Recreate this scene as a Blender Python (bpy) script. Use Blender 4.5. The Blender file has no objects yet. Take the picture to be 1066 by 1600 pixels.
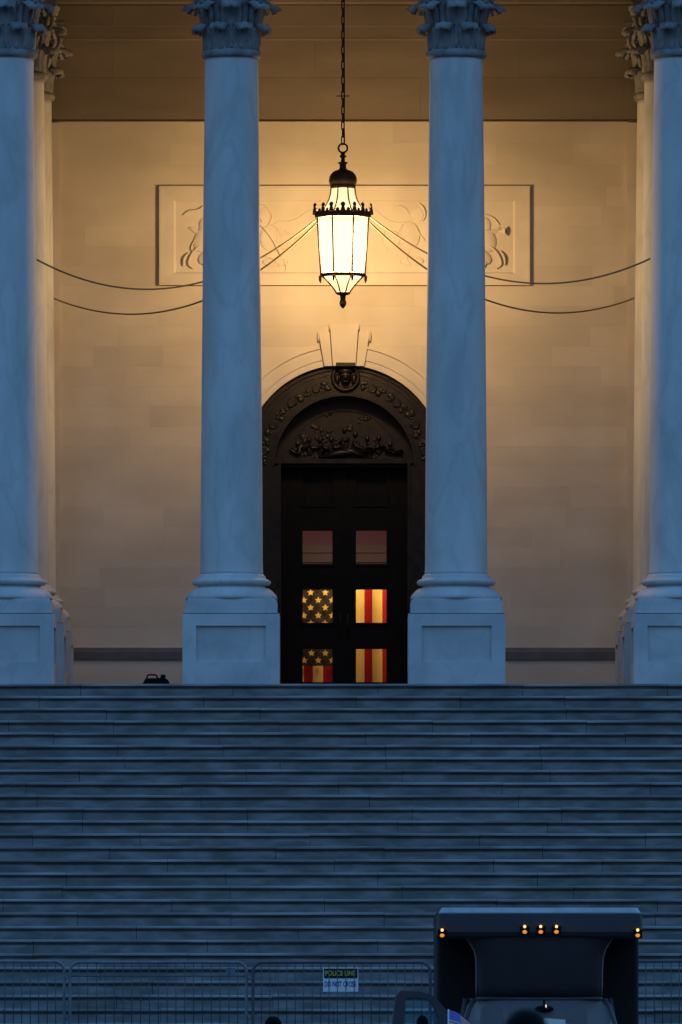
import bpy, bmesh, math, random
from mathutils import Vector, Matrix
random.seed(7)
PI = math.pi
SC = bpy.context.scene
COL = SC.collection

# ------------------------------------------------------------------ camera
F, CX, YH, CAMX, CAMZ, DC = 13800.0, 533.0, 1605.0, -0.035, 1.7, 120.0   # measured from the photograph
cam = bpy.data.cameras.new("camera")
cam_o = bpy.data.objects.new("camera", cam); COL.objects.link(cam_o)
cam_o.location = (CAMX, -DC, CAMZ); cam_o.rotation_euler = (PI / 2, 0, 0)
cam.sensor_fit = 'VERTICAL'; cam.sensor_height = 24.0; cam.sensor_width = 16.0
cam.lens = F / 1600 * 24.0
cam.shift_y = (YH - 800) / 1600.0
cam.clip_start = 1.0; cam.clip_end = 3000
cam.dof.use_dof = True; cam.dof.focus_distance = 122.5; cam.dof.aperture_fstop = 5.6
SC.camera = cam_o

# ------------------------------------------------------------------ sky, sun, exposure
w = bpy.data.worlds.new("World"); SC.world = w; w.use_nodes = True
nt = w.node_tree; nt.nodes.clear()
out = nt.nodes.new('ShaderNodeOutputWorld'); bg = nt.nodes.new('ShaderNodeBackground')
sky = nt.nodes.new('ShaderNodeTexSky'); sky.sky_type = 'NISHITA'; sky.sun_disc = False
sky.sun_elevation = math.radians(-2.5); sky.sun_rotation = math.radians(0.0)
sky.ozone_density = 2.3; sky.dust_density = 0.5; sky.air_density = 1.7
hs = nt.nodes.new('ShaderNodeMix'); hs.data_type = 'RGBA'; hs.blend_type = 'MULTIPLY'
hs.inputs['Factor'].default_value = 1.0; hs.inputs['B'].default_value = (0.44, 0.975, 1.03, 1)
nt.links.new(sky.outputs[0], hs.inputs['A']); nt.links.new(hs.outputs['Result'], bg.inputs[0])
bg.inputs[1].default_value = 0.15
nt.links.new(bg.outputs[0], out.inputs[0])
sun = bpy.data.lights.new("sun", 'SUN'); sun.energy = 0.002; sun.angle = math.radians(20); sun.color = (0.6, 0.75, 1.0)
sun_o = bpy.data.objects.new("sun", sun); COL.objects.link(sun_o); sun_o.rotation_euler = (math.radians(-89), 0, 0)
sun_o.location = (0, 60, 40)
SC.view_settings.view_transform = 'Standard'; SC.view_settings.look = 'None'
SC.view_settings.gamma = 1; SC.view_settings.exposure = 6.6
SC.cycles.max_bounces = 8; SC.cycles.diffuse_bounces = 4; SC.cycles.transparent_max_bounces = 12
SC.cycles.sample_clamp_indirect = 6.0; SC.cycles.caustics_reflective = False; SC.cycles.caustics_refractive = False

# pixel of the photograph + distance from the camera -> metres
def X(px, d): return CAMX + (px - CX) * d / F
def Z(py, d): return CAMZ + (YH - py) * d / F
def Yd(d): return d - DC
def PX(n, d): return n * d / F

# ------------------------------------------------------------------ mesh helpers
class MB:
    def __init__(s): s.v = []; s.f = []; s.m = []; s.mi = 0; s.sm = []
    def face(s, idx, smooth=False): s.f.append(tuple(idx)); s.m.append(s.mi); s.sm.append(smooth)
    def add(s, vs): b = len(s.v); s.v += [tuple(p) for p in vs]; return b
    def box(s, x0, x1, y0, y1, z0, z1, M=None):
        vs = [(x, y, z) for z in (z0, z1) for y in (y0, y1) for x in (x0, x1)]
        if M: vs = [M @ Vector(p) for p in vs]
        b = s.add(vs)
        for q in ((0, 2, 3, 1), (4, 5, 7, 6), (0, 1, 5, 4), (2, 6, 7, 3), (0, 4, 6, 2), (1, 3, 7, 5)):
            s.face([b + i for i in q])
    def rings(s, rings, cap0=True, cap1=True, smooth=True, closed=True):
        n = len(rings[0]); bs = [s.add(r) for r in rings]
        for a, b in zip(bs, bs[1:]):
            for i in range(n if closed else n - 1):
                j = (i + 1) % n
                s.face((a + i, a + j, b + j, b + i), smooth)
        if cap0: s.face([bs[0] + i for i in range(n)][::-1])
        if cap1: s.face([bs[-1] + i for i in range(n)])
    def lathe(s, prof, n=32, c=(0, 0, 0), smooth=True, a0=0.0, caps=True):
        s.rings([[(c[0] + r * math.cos(a0 + 2 * PI * i / n), c[1] + r * math.sin(a0 + 2 * PI * i / n), c[2] + z)
                  for i in range(n)] for r, z in prof], caps, caps, smooth)
    def tube(s, pts, r, n=8, smooth=True, closed=False):
        pts = [Vector(p) for p in pts]; N = len(pts); rr = r if isinstance(r, (list, tuple)) else [r] * N
        rings = []; up = None
        for i, p in enumerate(pts):
            if closed: t = pts[(i + 1) % N] - pts[i - 1]
            else: t = pts[min(i + 1, N - 1)] - pts[max(i - 1, 0)]
            t.normalize()
            if up is None:
                up = Vector((0, 0, 1)) if abs(t.z) < .9 else Vector((1, 0, 0))
            a = t.cross(up); a.normalize(); b = a.cross(t); up = b
            rings.append([p + rr[i] * (math.cos(2 * PI * k / n) * a + math.sin(2 * PI * k / n) * b) for k in range(n)])
        if closed: rings.append(rings[0]); s.rings(rings, False, False, smooth)
        else: s.rings(rings, True, True, smooth)
    def prism(s, poly, y0, y1, M=None):          # poly in (x, z), counter-clockwise seen from -Y; extruded y0 (front) -> y1
        vs = [(x, y0, z) for x, z in poly] + [(x, y1, z) for x, z in poly]
        if M: vs = [M @ Vector(p) for p in vs]
        n = len(poly); b = s.add(vs)
        s.face([b + i for i in range(n)]); s.face([b + n + i for i in range(n)][::-1])
        for i in range(n):
            j = (i + 1) % n; s.face((b + i, b + n + i, b + n + j, b + j))
    def xprism(s, prof, x0, x1):                 # prof in (y, z), extruded along x
        n = len(prof); b = s.add([(x0, y, z) for y, z in prof] + [(x1, y, z) for y, z in prof])
        s.face([b + i for i in range(n)]); s.face([b + n + i for i in range(n)][::-1])
        for i in range(n):
            j = (i + 1) % n; s.face((b + i, b + n + i, b + n + j, b + j))
    def ball(s, c, r, sc=(1, 1, 1), n=10, m=6, M=None):
        rings = []
        for k in range(m + 1):
            t = PI * k / m; R = max(math.sin(t), .02)
            ring = [Vector((r * sc[0] * R * math.cos(2 * PI * i / n), r * sc[1] * R * math.sin(2 * PI * i / n), -r * sc[2] * math.cos(t))) for i in range(n)]
            if M: ring = [M @ p for p in ring]
            rings.append([p + Vector(c) for p in ring])
        s.rings(rings, True, True, True)
    def mesh(s, name, mats):
        me = bpy.data.meshes.new(name); me.from_pydata(s.v, [], s.f)
        for m in (mats if isinstance(mats, (list, tuple)) else [mats]): me.materials.append(m)
        me.polygons.foreach_set('material_index', s.m); me.polygons.foreach_set('use_smooth', s.sm)
        bm = bmesh.new(); bm.from_mesh(me); bmesh.ops.recalc_face_normals(bm, faces=bm.faces); bm.to_mesh(me); bm.free()
        me.update(); return me
    def obj(s, name, mats, parent=None):
        return link(name, s.mesh(name, mats), parent)

def link(name, me, parent=None, loc=(0, 0, 0), rz=0.0):
    o = bpy.data.objects.new(name, me); COL.objects.link(o); o.location = loc; o.rotation_euler = (0, 0, rz)
    if parent: o.parent = parent
    return o
def tag(o, label=None, cat=None, group=None, kind=None):
    if label: o['label'] = label
    if cat: o['category'] = cat
    if group: o['group'] = group
    if kind: o['kind'] = kind
    return o
def thing(name, label, cat, loc=(0, 0, 0), rz=0.0, group=None):
    return tag(link(name, None, None, loc, rz), label, cat, group)
def dup(root, loc, rz, label, group=None):
    def cp(o, par):
        c = o.copy(); COL.objects.link(c)
        if par: c.parent = par
        for ch in list(o.children): cp(ch, c)
        return c
    r = cp(root, None); r.location = loc; r.rotation_euler = (0, 0, rz); r['label'] = label
    if group: r['group'] = group
    return r

# ------------------------------------------------------------------ materials
def mat(name, col, rough=.6, metal=0.0, var=0.0, col2=None, scale=(1, 1, 1), nscale=3.0, detail=6, bump=0.0, bscale=40.0,
        rand=0.0, lo=.35, hi=.65, spec=.3, world=False, veins=None):
    m = bpy.data.materials.new(name); m.use_nodes = True
    n = m.node_tree.nodes; L = m.node_tree.links; p = n['Principled BSDF']
    p.inputs['Base Color'].default_value = (*col, 1); p.inputs['Roughness'].default_value = rough
    p.inputs['Metallic'].default_value = metal; p.inputs['Specular IOR Level'].default_value = spec
    tc = n.new('ShaderNodeTexCoord'); geo = n.new('ShaderNodeNewGeometry'); oi = n.new('ShaderNodeObjectInfo')
    src = geo.outputs['Position'] if world else tc.outputs['Object']
    off = n.new('ShaderNodeVectorMath'); off.operation = 'MULTIPLY_ADD'
    cmb = n.new('ShaderNodeCombineXYZ'); L.new(oi.outputs['Random'], cmb.inputs[0]); L.new(oi.outputs['Random'], cmb.inputs[1]); L.new(oi.outputs['Random'], cmb.inputs[2])
    L.new(cmb.outputs[0], off.inputs[0]); off.inputs[1].default_value = (0, 0, 0) if world else (37, 19, 53); L.new(src, off.inputs[2])
    last = None
    if col2:
        mp = n.new('ShaderNodeMapping'); mp.inputs['Scale'].default_value = scale; L.new(off.outputs[0], mp.inputs[0])
        nz = n.new('ShaderNodeTexNoise'); nz.inputs['Scale'].default_value = nscale; nz.inputs['Detail'].default_value = detail
        L.new(mp.outputs[0], nz.inputs['Vector'])
        cr = n.new('ShaderNodeValToRGB'); cr.color_ramp.elements[0].position = lo; cr.color_ramp.elements[1].position = hi
        cr.color_ramp.elements[0].color = (*col, 1); cr.color_ramp.elements[1].color = (*col2, 1)
        L.new(nz.outputs['Fac'], cr.inputs[0]); last = cr.outputs[0]
    if veins:
        mp = n.new('ShaderNodeMapping'); mp.inputs['Rotation'].default_value = veins.get('rot', (0, 0, 0)); mp.inputs['Scale'].default_value = veins['scale']
        L.new(off.outputs[0], mp.inputs[0])
        nz = n.new('ShaderNodeTexNoise'); nz.inputs['Scale'].default_value = veins['n']; nz.inputs['Detail'].default_value = 5; nz.inputs['Distortion'].default_value = .6
        L.new(mp.outputs[0], nz.inputs['Vector'])
        s1 = n.new('ShaderNodeMath'); s1.operation = 'SUBTRACT'; s1.inputs[1].default_value = .5; L.new(nz.outputs['Fac'], s1.inputs[0])
        s2 = n.new('ShaderNodeMath'); s2.operation = 'ABSOLUTE'; L.new(s1.outputs[0], s2.inputs[0])
        mr = n.new('ShaderNodeMapRange'); mr.inputs[1].default_value = 0; mr.inputs[2].default_value = veins['w']; mr.inputs[3].default_value = veins['k']; mr.inputs[4].default_value = 1
        L.new(s2.outputs[0], mr.inputs[0])
        mx = n.new('ShaderNodeMix'); mx.data_type = 'RGBA'; mx.blend_type = 'MULTIPLY'; mx.inputs['Factor'].default_value = 1
        if last: L.new(last, mx.inputs['A'])
        else: mx.inputs['A'].default_value = (*col, 1)
        L.new(mr.outputs[0], mx.inputs['B']); last = mx.outputs['Result']
    if rand:
        mr = n.new('ShaderNodeMapRange'); mr.inputs[3].default_value = 1 - rand; mr.inputs[4].default_value = 1 + rand; L.new(oi.outputs['Random'], mr.inputs[0])
        mx = n.new('ShaderNodeMix'); mx.data_type = 'RGBA'; mx.blend_type = 'MULTIPLY'; mx.inputs['Factor'].default_value = 1
        if last: L.new(last, mx.inputs['A'])
        else: mx.inputs['A'].default_value = (*col, 1)
        L.new(mr.outputs[0], mx.inputs['B']); last = mx.outputs['Result']
    if last: L.new(last, p.inputs['Base Color'])
    if bump:
        nb = n.new('ShaderNodeTexNoise'); nb.inputs['Scale'].default_value = bscale; nb.inputs['Detail'].default_value = 5; L.new(off.outputs[0], nb.inputs['Vector'])
        bp = n.new('ShaderNodeBump'); bp.inputs['Strength'].default_value = bump; bp.inputs['Distance'].default_value = .02
        L.new(nb.outputs['Fac'], bp.inputs['Height']); L.new(bp.outputs[0], p.inputs['Normal'])
    return m
def emit(name, col, s):
    m = bpy.data.materials.new(name); m.use_nodes = True; n = m.node_tree.nodes
    p = n['Principled BSDF']; p.inputs['Base Color'].default_value = (*[c * .5 for c in col], 1)
    p.inputs['Emission Color'].default_value = (*col, 1); p.inputs['Emission Strength'].default_value = s
    return m
def glass(name, tint, tr, rough=.05, em=None, ems=0, dif=None):
    m = bpy.data.materials.new(name); m.use_nodes = True; n = m.node_tree.nodes; L = m.node_tree.links
    n.clear(); o = n.new('ShaderNodeOutputMaterial'); a = n.new('ShaderNodeBsdfTransparent'); mx = n.new('ShaderNodeMixShader')
    a.inputs[0].default_value = (*tint, 1); mx.inputs[0].default_value = tr
    if em: g = n.new('ShaderNodeEmission'); g.inputs[0].default_value = (*em, 1); g.inputs[1].default_value = ems
    elif dif:
        g1 = n.new('ShaderNodeBsdfDiffuse'); g1.inputs[0].default_value = (*dif, 1); g2 = n.new('ShaderNodeBsdfGlossy'); g2.inputs['Roughness'].default_value = rough
        g = n.new('ShaderNodeMixShader'); g.inputs[0].default_value = .5; L.new(g1.outputs[0], g.inputs[1]); L.new(g2.outputs[0], g.inputs[2])
    else: g = n.new('ShaderNodeBsdfGlossy'); g.inputs['Roughness'].default_value = rough; g.inputs[0].default_value = (.9, .9, .9, 1)
    L.new(g.outputs[0], mx.inputs[1]); L.new(a.outputs[0], mx.inputs[2]); L.new(mx.outputs[0], o.inputs[0])
    return m

M_shaft = mat('column_marble', (.58, .57, .55), .7, spec=.1, col2=(.70, .69, .66), scale=(1, 1, .35), nscale=2.2, bump=.06, bscale=25,
              veins=dict(rot=(.9, .6, 0), scale=(1.1, 1.1, .42), n=1.5, w=.05, k=.90))
M_ped = mat('pedestal_marble', (.50, .50, .49), .55, col2=(.64, .63, .61), nscale=1.6, bump=.08, bscale=30,
            veins=dict(rot=(.3, 1.0, 0), scale=(1, 1, .6), n=1.8, w=.04, k=.92))
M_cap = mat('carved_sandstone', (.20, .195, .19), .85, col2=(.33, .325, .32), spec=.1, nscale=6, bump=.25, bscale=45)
M_wall = mat('wall_marble', (.555, .485, .395), .65, col2=(.65, .575, .475), scale=(1, 1, 1.7), nscale=.8, detail=7, rand=.055, bump=.10, bscale=14, world=True, spec=.15)
M_trim = mat('trim_marble', (.60, .53, .435), .65, col2=(.67, .60, .50), nscale=2, bump=.06, bscale=30)
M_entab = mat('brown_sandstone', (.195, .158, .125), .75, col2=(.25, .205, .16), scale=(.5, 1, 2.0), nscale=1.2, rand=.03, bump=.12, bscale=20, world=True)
M_groove = mat('groove_shade', (.16, .11, .07), .95)  # dark colour painted for the shade in the keystone grooves
M_base = mat('grey_slate', (.10, .10, .11), .5, col2=(.14, .14, .15), nscale=4)
M_step = mat('step_granite', (.165, .158, .15), .75, col2=(.32, .312, .305), scale=(1.4, .5, 4.5), nscale=1.9, detail=10, lo=.40, hi=.76, rand=.05, spec=.15, bump=.25, bscale=30, world=True)
M_nose = mat('pale_step_edge', (.19, .185, .18), .7, col2=(.42, .415, .41), scale=(.5, .4, 3.0), nscale=1.8, detail=9, lo=.40, hi=.68, rand=.05, bump=.2, bscale=40, world=True, spec=.15)  # paler, patchy stone on the step edges
M_floor = mat('floor_stone', (.055, .055, .055), .6, col2=(.08, .078, .075), nscale=1.5)
M_plaza = mat('plaza_asphalt', (.045, .045, .047), .85, col2=(.06, .06, .062), nscale=3, bump=.2, bscale=60)
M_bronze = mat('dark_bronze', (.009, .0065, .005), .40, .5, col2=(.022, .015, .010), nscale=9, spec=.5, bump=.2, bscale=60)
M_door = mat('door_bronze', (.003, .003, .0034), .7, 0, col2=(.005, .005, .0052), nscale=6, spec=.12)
M_iron = mat('lantern_iron', (.028, .02, .014), .5, .4, col2=(.05, .035, .022), nscale=20, bump=.1)
M_cable = mat('steel_cable', (.24, .17, .10), .6)
M_galv = mat('galvanised_tube', (.15, .16, .175), .5, .2, col2=(.22, .23, .25), nscale=8)
M_darktube = mat('dark_tube', (.075, .08, .095), .5, .2, col2=(.10, .105, .12), nscale=8)
M_black = mat('black_plastic', (.004, .004, .005), .7, spec=.1)
M_rubber = mat('tyre_rubber', (.014, .014, .014), .85, bump=.2)
M_paint = mat('truck_paint', (.055, .046, .052), .5, col2=(.066, .056, .062), nscale=2.5, spec=.4, bump=.03, bscale=6)
M_sheentrim = mat('sky_sheen_and_trim', (.33, .31, .31), .5, col2=(.42, .40, .40), nscale=6)  # pale trim colour; on the roof edge it stands in for reflected sky
M_box = mat('box_front_black', (.008, .008, .009), .6)
M_chrome = mat('dull_metal', (.35, .35, .36), .3, .9)
M_seat = mat('seat_fabric', (.05, .048, .046), .9, bump=.2, bscale=90)
M_cabin = mat('cabin_lining', (.65, .60, .54), .9)
M_paper = mat('white_paper', (.78, .76, .72), .8)
M_wind = glass('windshield_glass', (.85, .92, .95), .66, .06, dif=(.72, .64, .62))  # diffuse share adds a pale veil in place of reflected sky
M_doorglass = glass('teal_window_glass', (.62, .92, .95), .80, .03, dif=(.26, .50, .55))
M_pane = glass('clear_pane', (.72, .70, .66), .95, .04)
M_lamp = glass('frosted_lamp_pane', (1, .97, .9), .5, .2, (1.0, .86, .54), .0225)
M_lamp2 = glass('frosted_lamp_pane_dim', (1, .97, .9), .5, .2, (1.0, .85, .50), .015)
M_amberhot = emit('amber_bulb', (1.0, .46, .13), .024)
M_amber = emit('amber_reflection', (1.0, .32, .03), .0085)  # painted glow for the bulb's reflection
M_glint = emit('mirror_glint', (1.0, .8, .6), .009)  # emissive colour for a painted highlight
M_flagw = mat('flag_white', (.75, .74, .70), .85, bump=.05, bscale=12)
M_flagr = mat('flag_red', (.36, .014, .12), .85)
M_flagb = mat('flag_navy', (.035, .045, .14), .85)
M_room = mat('red_lobby_wall', (.020, .0115, .13), .8, col2=(.022, .0125, .14), nscale=3)
M_roomgrey = mat('grey_lobby_transom', (.009, .014, .14), .7)
M_sfw = mat('small_flag_white', (.75, .75, .78), .8); M_sfr = mat('small_flag_red', (.5, .04, .06), .8); M_sfb = mat('small_flag_blue', (.09, .11, .62), .8)
M_signw = mat('sign_white', (.86, .89, .93), .5); M_signk = mat('sign_black', (.008, .010, .012), .5)
M_signy = mat('sign_yellow', (.60, .58, .10), .5); M_signb = mat('sign_blue', (.012, .03, .16), .5); M_plate = mat('grey_plate', (.16, .2, .24), .6)
M_skin = mat('skin', (.36, .22, .16), .6); M_hair = mat('dark_hair', (.005, .0045, .004), .85, spec=.05, bump=.5, bscale=80)
M_coat1 = mat('navy_coat', (.02, .022, .035), .9); M_coat2 = mat('black_coat', (.012, .012, .013), .9); M_trou = mat('grey_trousers', (.03, .03, .034), .9); M_shoe = mat('black_shoe', (.01, .01, .01), .5)

# ------------------------------------------------------------------ ground, floor, steps
H, R_, T_ = 6.32, 6.32 / 36, .36
YE = -1.2                                          # front edge of the portico floor
g = MB(); g.box(-400, 400, -500, 400, -.5, 0); tag(g.obj('plaza', M_plaza), kind='structure')
LX = 7.6
g = MB()                                            # rubble core under the treads
c0, c1 = YE - 27 * T_ , YE - 28 * T_ - 1.9
g.xprism([(YE + .61, .01), (YE + .61, H - R_ - .02), (YE + .25, H - R_ - .02), (c0 + .25, H - 28 * R_ - .02), (c1 + .30, H - 28 * R_ - .02), (YE - 35 * T_ - 1.9 + .3, .01)], -LX, LX)
tag(g.obj('stair_core', M_floor), kind='structure')
steps = tag(link('stone_steps', None), 'broad flight of blue grey stone steps below the portico', None, None, 'structure')
def step_stone(k, x0, x1, y0, z, depth):
    hgt = R_ - .002; j = random.uniform(-.003, .003)
    y0 += j
    p = [(y0 + depth, z), (y0 + .010, z), (y0 + .003, z - .005), (y0, z - .012), (y0, z - .028), (y0 + .004, z - .033), (y0 + .058, z - .038),
         (y0 + .060, z - .062), (y0 + .034, z - .074), (y0 + .028, z - .088), (y0 + .028, z - hgt), (y0 + depth, z - hgt)]
    tilt = random.uniform(-.0035, .0035); dzz = random.uniform(-.003, .0)
    m = MB(); m.xprism(p, x0 + .003, x1 - .003)
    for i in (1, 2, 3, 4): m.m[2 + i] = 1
    n = len(p)
    m.v = [(x, y, zq + dzz + (tilt if i < n else -tilt)) for i, (x, y, zq) in enumerate(m.v)]
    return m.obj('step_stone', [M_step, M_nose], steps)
for k in range(0, 36):
    z = H - k * R_
    y0 = YE - k * T_ - (1.9 if k >= 28 else 0)
    depth = T_ + .12 + (1.9 if k == 28 else 0)
    if k == 0: depth = .8
    x = -LX
    x1 = -LX + 2.05 * ((k * .37 + .2) % 1.0) + .3
    while x < LX - .01:
        x1 = min(x1, LX)
        if LX - x1 < .5: x1 = LX
        step_stone(k, x, x1, y0, z, depth)
        x = x1; x1 = x + random.choice((1.95, 2.05, 2.15, 2.2, 1.4, 2.05))
g = MB()
for s in (-1, 1):
    a, b = sorted((s * LX + s * .01, s * (LX + 1.3)))
    g.box(a, b, -6.5, YE - .1, 0, H + .1); g.box(a, b, -15.2, -6.503, 0, 3.4)
    g.box(a - .05, b + .05, -6.55, YE - .1, H + .1, H + .28); g.box(a - .05, b + .05, -15.25, -6.56, 3.4, 3.58)
tag(g.obj('stair_cheek_block', M_ped), kind='structure')
g = MB(); g.box(-30, 30, YE + .62, 9.5, 0.01, H - .006); g.box(-30, -LX - 1.4, YE + .1, YE + .619, .01, H - .006); g.box(LX + 1.4, 30, YE + .1, YE + .619, .01, H - .006)
tag(g.obj('portico_floor', M_floor), kind='structure')

# ------------------------------------------------------------------ building
WD = 126.1; WY = Yd(WD)                            # front of the wall
CAPTOP_ = Z(-34, 120) - .003
bld = thing('capitol_building', 'pale stone building front with dark arched bronze doorway and carved panel behind the columns', 'building', (0, WY, H))
def P(mb, name, m, parent=bld):                    # built in world coordinates, hung under the building
    o = mb.obj(name, m, parent)
    off = parent.matrix_world.inverted() if parent is bld else Matrix.Identity(4)
    return o
bpy.context.view_layer.update()
def place(o):                                      # keeps world coordinates of the vertices for children of the moved root
    r = o.parent
    while r.parent: r = r.parent
    if not o.parent.parent: o.location = -r.location
    return o
def B(mb, name, m, parent=bld): return place(mb.obj(name, m, parent))

# wall: backing plus ashlar blocks
ACX, ACZ = 0.0, Z(727, WD)                         # arch centre
px = lambda n: PX(n, WD)
g = MB()
ztop = 17.6
AR = px(160)
g.box(-30, -AR, WY + .06, WY + .9, H - .2, ztop); g.box(AR, 30, WY + .06, WY + .9, H - .2, ztop)
zz = [ACZ + AR + .0]
g.box(-AR, AR, WY + .06, WY + .9, ACZ + AR, ztop)
nseg = 24                                          # spandrels round the arch head
for i in range(nseg):
    a0, a1 = PI * i / nseg, PI * (i + 1) / nseg
    xa, za, xb, zb = AR * math.cos(a0), ACZ + AR * math.sin(a0), AR * math.cos(a1), ACZ + AR * math.sin(a1)
    g.prism([(xb, zb), (xa, za), (xa, ACZ + AR), (xb, ACZ + AR)], WY + .06, WY + .5)
wall = B(g, 'wall', M_wall)
def ashlar(x0, x1, z0, z1):
    Rc = px(172); xs = [x0, x1] + [x for x in (-Rc, Rc) if x0 < x < x1]
    inside = max(abs(x0), abs(x1)) if x0 * x1 > 0 else 0
    n = 9
    xs = sorted(set(xs + [x0 + (x1 - x0) * i / n for i in range(n + 1)])) if (min(abs(x0), abs(x1)) < Rc or x0 * x1 < 0) and z0 < ACZ + Rc else [x0, x1]
    lowf = lambda x: max(z0, ACZ + math.sqrt(max(Rc * Rc - x * x, 0))) if abs(x) < Rc else z0
    if len(xs) > 2:
        # runs of columns where the lower edge stays under z1
        run = []
        for x in xs:
            lo_ = lowf(x)
            if lo_ < z1 - .004: run.append((x, lo_))
            else:
                if len(run) > 1: emit_block(run, z1)
                run = []
        if len(run) > 1: emit_block(run, z1)
    else: emit_block([(x0, z0), (x1, z0)], z1)
def emit_block(run, z1):
    if run[-1][0] - run[0][0] < .03: return
    poly = [(x, zl) for x, zl in run] + [(run[-1][0], z1), (run[0][0], z1)]
    # drop vertical duplicates at the arch foot
    m = MB(); m.prism(poly, WY + random.uniform(-.001, .001), WY + .055)
    m.obj('stone', M_wall, wall)
zl = [190] + [190 + 101 / 3 * i for i in (1, 2)] + [291 + 156 / 5 * i for i in range(5)] + [447 + (1012 - 447) / 18 * i for i in range(19)]
zs = [Z(y, WD) for y in zl]
PXL, PXR = X(249, WD), X(828, WD)
for r in range(len(zs) - 1):
    z1, z0 = zs[r] - .0004, zs[r + 1] + .0004
    spans = [(-6.6, 6.6)]
    if 290 < zl[r] + 1 < 446: spans = [(-6.6, PXL + .04), (PXR - .04, 6.6)]
    for a, b in spans:
        x = a; x1 = a + random.uniform(.5, 1.3)
        while x < b - .01:
            if b - x1 < .35: x1 = b
            ashlar(x + .0004, min(x1, b) - .0004, z0, z1)
            x = x1; x1 = x + random.choice((.85, 1.0, 1.1, 1.25, 1.4, 1.7))
zb = Z(1012, WD)
for s in (-1, 1):                                  # plain plinth zone under the base moulding
    a, b = sorted((s * px(166), s * 6.6)); g = MB(); g.box(a, b, WY - .02, WY + .058, H - .1, zb - .002); B(g, 'plinth_course', M_wall)
    g = MB(); a2, b2 = sorted((s * px(166), s * 4.02)); e = Z(1031, WD); e2 = Z(1019, WD)
    g.xprism([(WY - .021, e), (WY - .05, e), (WY - .05, e2), (WY - .03, e2 + .02), (WY - .021, zb)], a2, b2); B(g, 'base_moulding', M_base)
for s in (-1, 1):                                  # shallow corner strips beside the rear columns
    a, b = sorted((s * px(443), s * px(476))); g = MB(); g.box(a, b, WY - .035, WY - .003, H, Z(192, WD)); B(g, 'corner_strip', M_trim)
# brown entablature on the wall: slabs with a dark drip joint below
ze0, ze1 = Z(185.8, WD), Z(8, WD)
rows = [(187, 122), (122, 62), (62, 42), (42, 9)]
for yb_ in (62, 42):
    zz0 = Z(yb_, WD); g = MB(); g.xprism([(WY - .05, zz0 - .03), (WY - .066, zz0 - .012), (WY - .074, zz0 + .010), (WY - .05, zz0 + .014)], -6.6, 6.6); B(g, 'entablature_bead', M_entab)
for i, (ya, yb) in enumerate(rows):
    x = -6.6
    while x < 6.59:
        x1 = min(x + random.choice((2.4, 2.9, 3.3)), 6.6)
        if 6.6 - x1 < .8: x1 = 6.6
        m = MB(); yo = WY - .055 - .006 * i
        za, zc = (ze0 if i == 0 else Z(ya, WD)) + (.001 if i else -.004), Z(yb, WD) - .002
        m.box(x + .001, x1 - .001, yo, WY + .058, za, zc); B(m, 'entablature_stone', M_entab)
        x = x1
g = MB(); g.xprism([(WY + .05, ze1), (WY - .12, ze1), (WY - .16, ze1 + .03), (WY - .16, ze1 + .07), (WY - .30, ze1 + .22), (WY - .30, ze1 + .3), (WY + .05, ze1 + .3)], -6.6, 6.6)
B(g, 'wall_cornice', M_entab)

# archivolt rings + keystone
def ring(mb, r0, r1, y0, y1, a0=0.0, a1=PI, n=40, c=(ACX, ACZ)):
    pts = lambda r, y: [(c[0] + r * math.cos(a0 + (a1 - a0) * i / n), y, c[1] + r * math.sin(a0 + (a1 - a0) * i / n)) for i in range(n + 1)]
    mb.rings([pts(r0, y1), pts(r0, y0), pts(r1, y0), pts(r1, y1)], False, False, False, False)
KA = math.radians(11.4)
g = MB()
for a0, a1 in ((0.0, PI / 2 - KA), (PI / 2 + KA, PI)):
    ring(g, px(157), px(167), WY - .012, WY + .3, a0, a1, 24); ring(g, px(167), px(185), WY - .028, WY + .05, a0, a1, 24); ring(g, px(185), px(189), WY - .052, WY + .05, a0, a1, 24)
for s in (-1, 1):
    a, b = sorted((s * px(157), s * px(188))); g.box(a, b, WY - .02, WY + .3, H, ACZ)
B(g, 'archivolt', M_trim)
kc = X(538, WD)
def wedge(y0_, y1_, h0, h1): return [(kc - px(h1), Z(y1_, WD)), (kc + px(h1), Z(y1_, WD)), (kc + px(h0), Z(y0_, WD)), (kc - px(h0), Z(y0_, WD))]
g = MB(); g.prism(wedge(507, 572, 22, 17.5), WY - .055, WY + .25)
ks = B(g, 'keystone', M_trim)
for s in (-1, 1):
    g = MB(); lo_h, hi_h, lo_i, hi_i = 31, 39.5, 19, 23.2
    pl_ = [(kc + s * px(lo_i), Z(572, WD)), (kc + s * px(lo_h), Z(572, WD)), (kc + s * px(hi_h), Z(521, WD)), (kc + s * px(hi_i), Z(521, WD))]
    g.prism(pl_ if s > 0 else pl_[::-1], WY - .035, WY + .25); B(g, 'keystone_cheek', M_trim)
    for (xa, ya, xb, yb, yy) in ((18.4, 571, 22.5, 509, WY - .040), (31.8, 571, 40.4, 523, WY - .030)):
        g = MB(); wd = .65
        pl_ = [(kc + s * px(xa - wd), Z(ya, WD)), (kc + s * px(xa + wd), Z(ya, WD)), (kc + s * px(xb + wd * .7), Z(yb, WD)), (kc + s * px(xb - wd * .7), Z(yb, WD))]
        g.prism(pl_ if s > 0 else pl_[::-1], yy, WY + .002); B(g, 'groove_shade_strip', M_groove)  # dark strip standing in for groove shade
    g = MB(); g.ball((kc + s * px(40.3), WY - .04, Z(526, WD)), px(9), (.22, .6, 1.0)); B(g, 'console_scroll', M_trim)
    g = MB(); g.ball((kc + s * px(22.6), WY - .06, Z(511, WD)), px(6), (.22, .6, 1)); B(g, 'console_scroll', M_trim)

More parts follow.
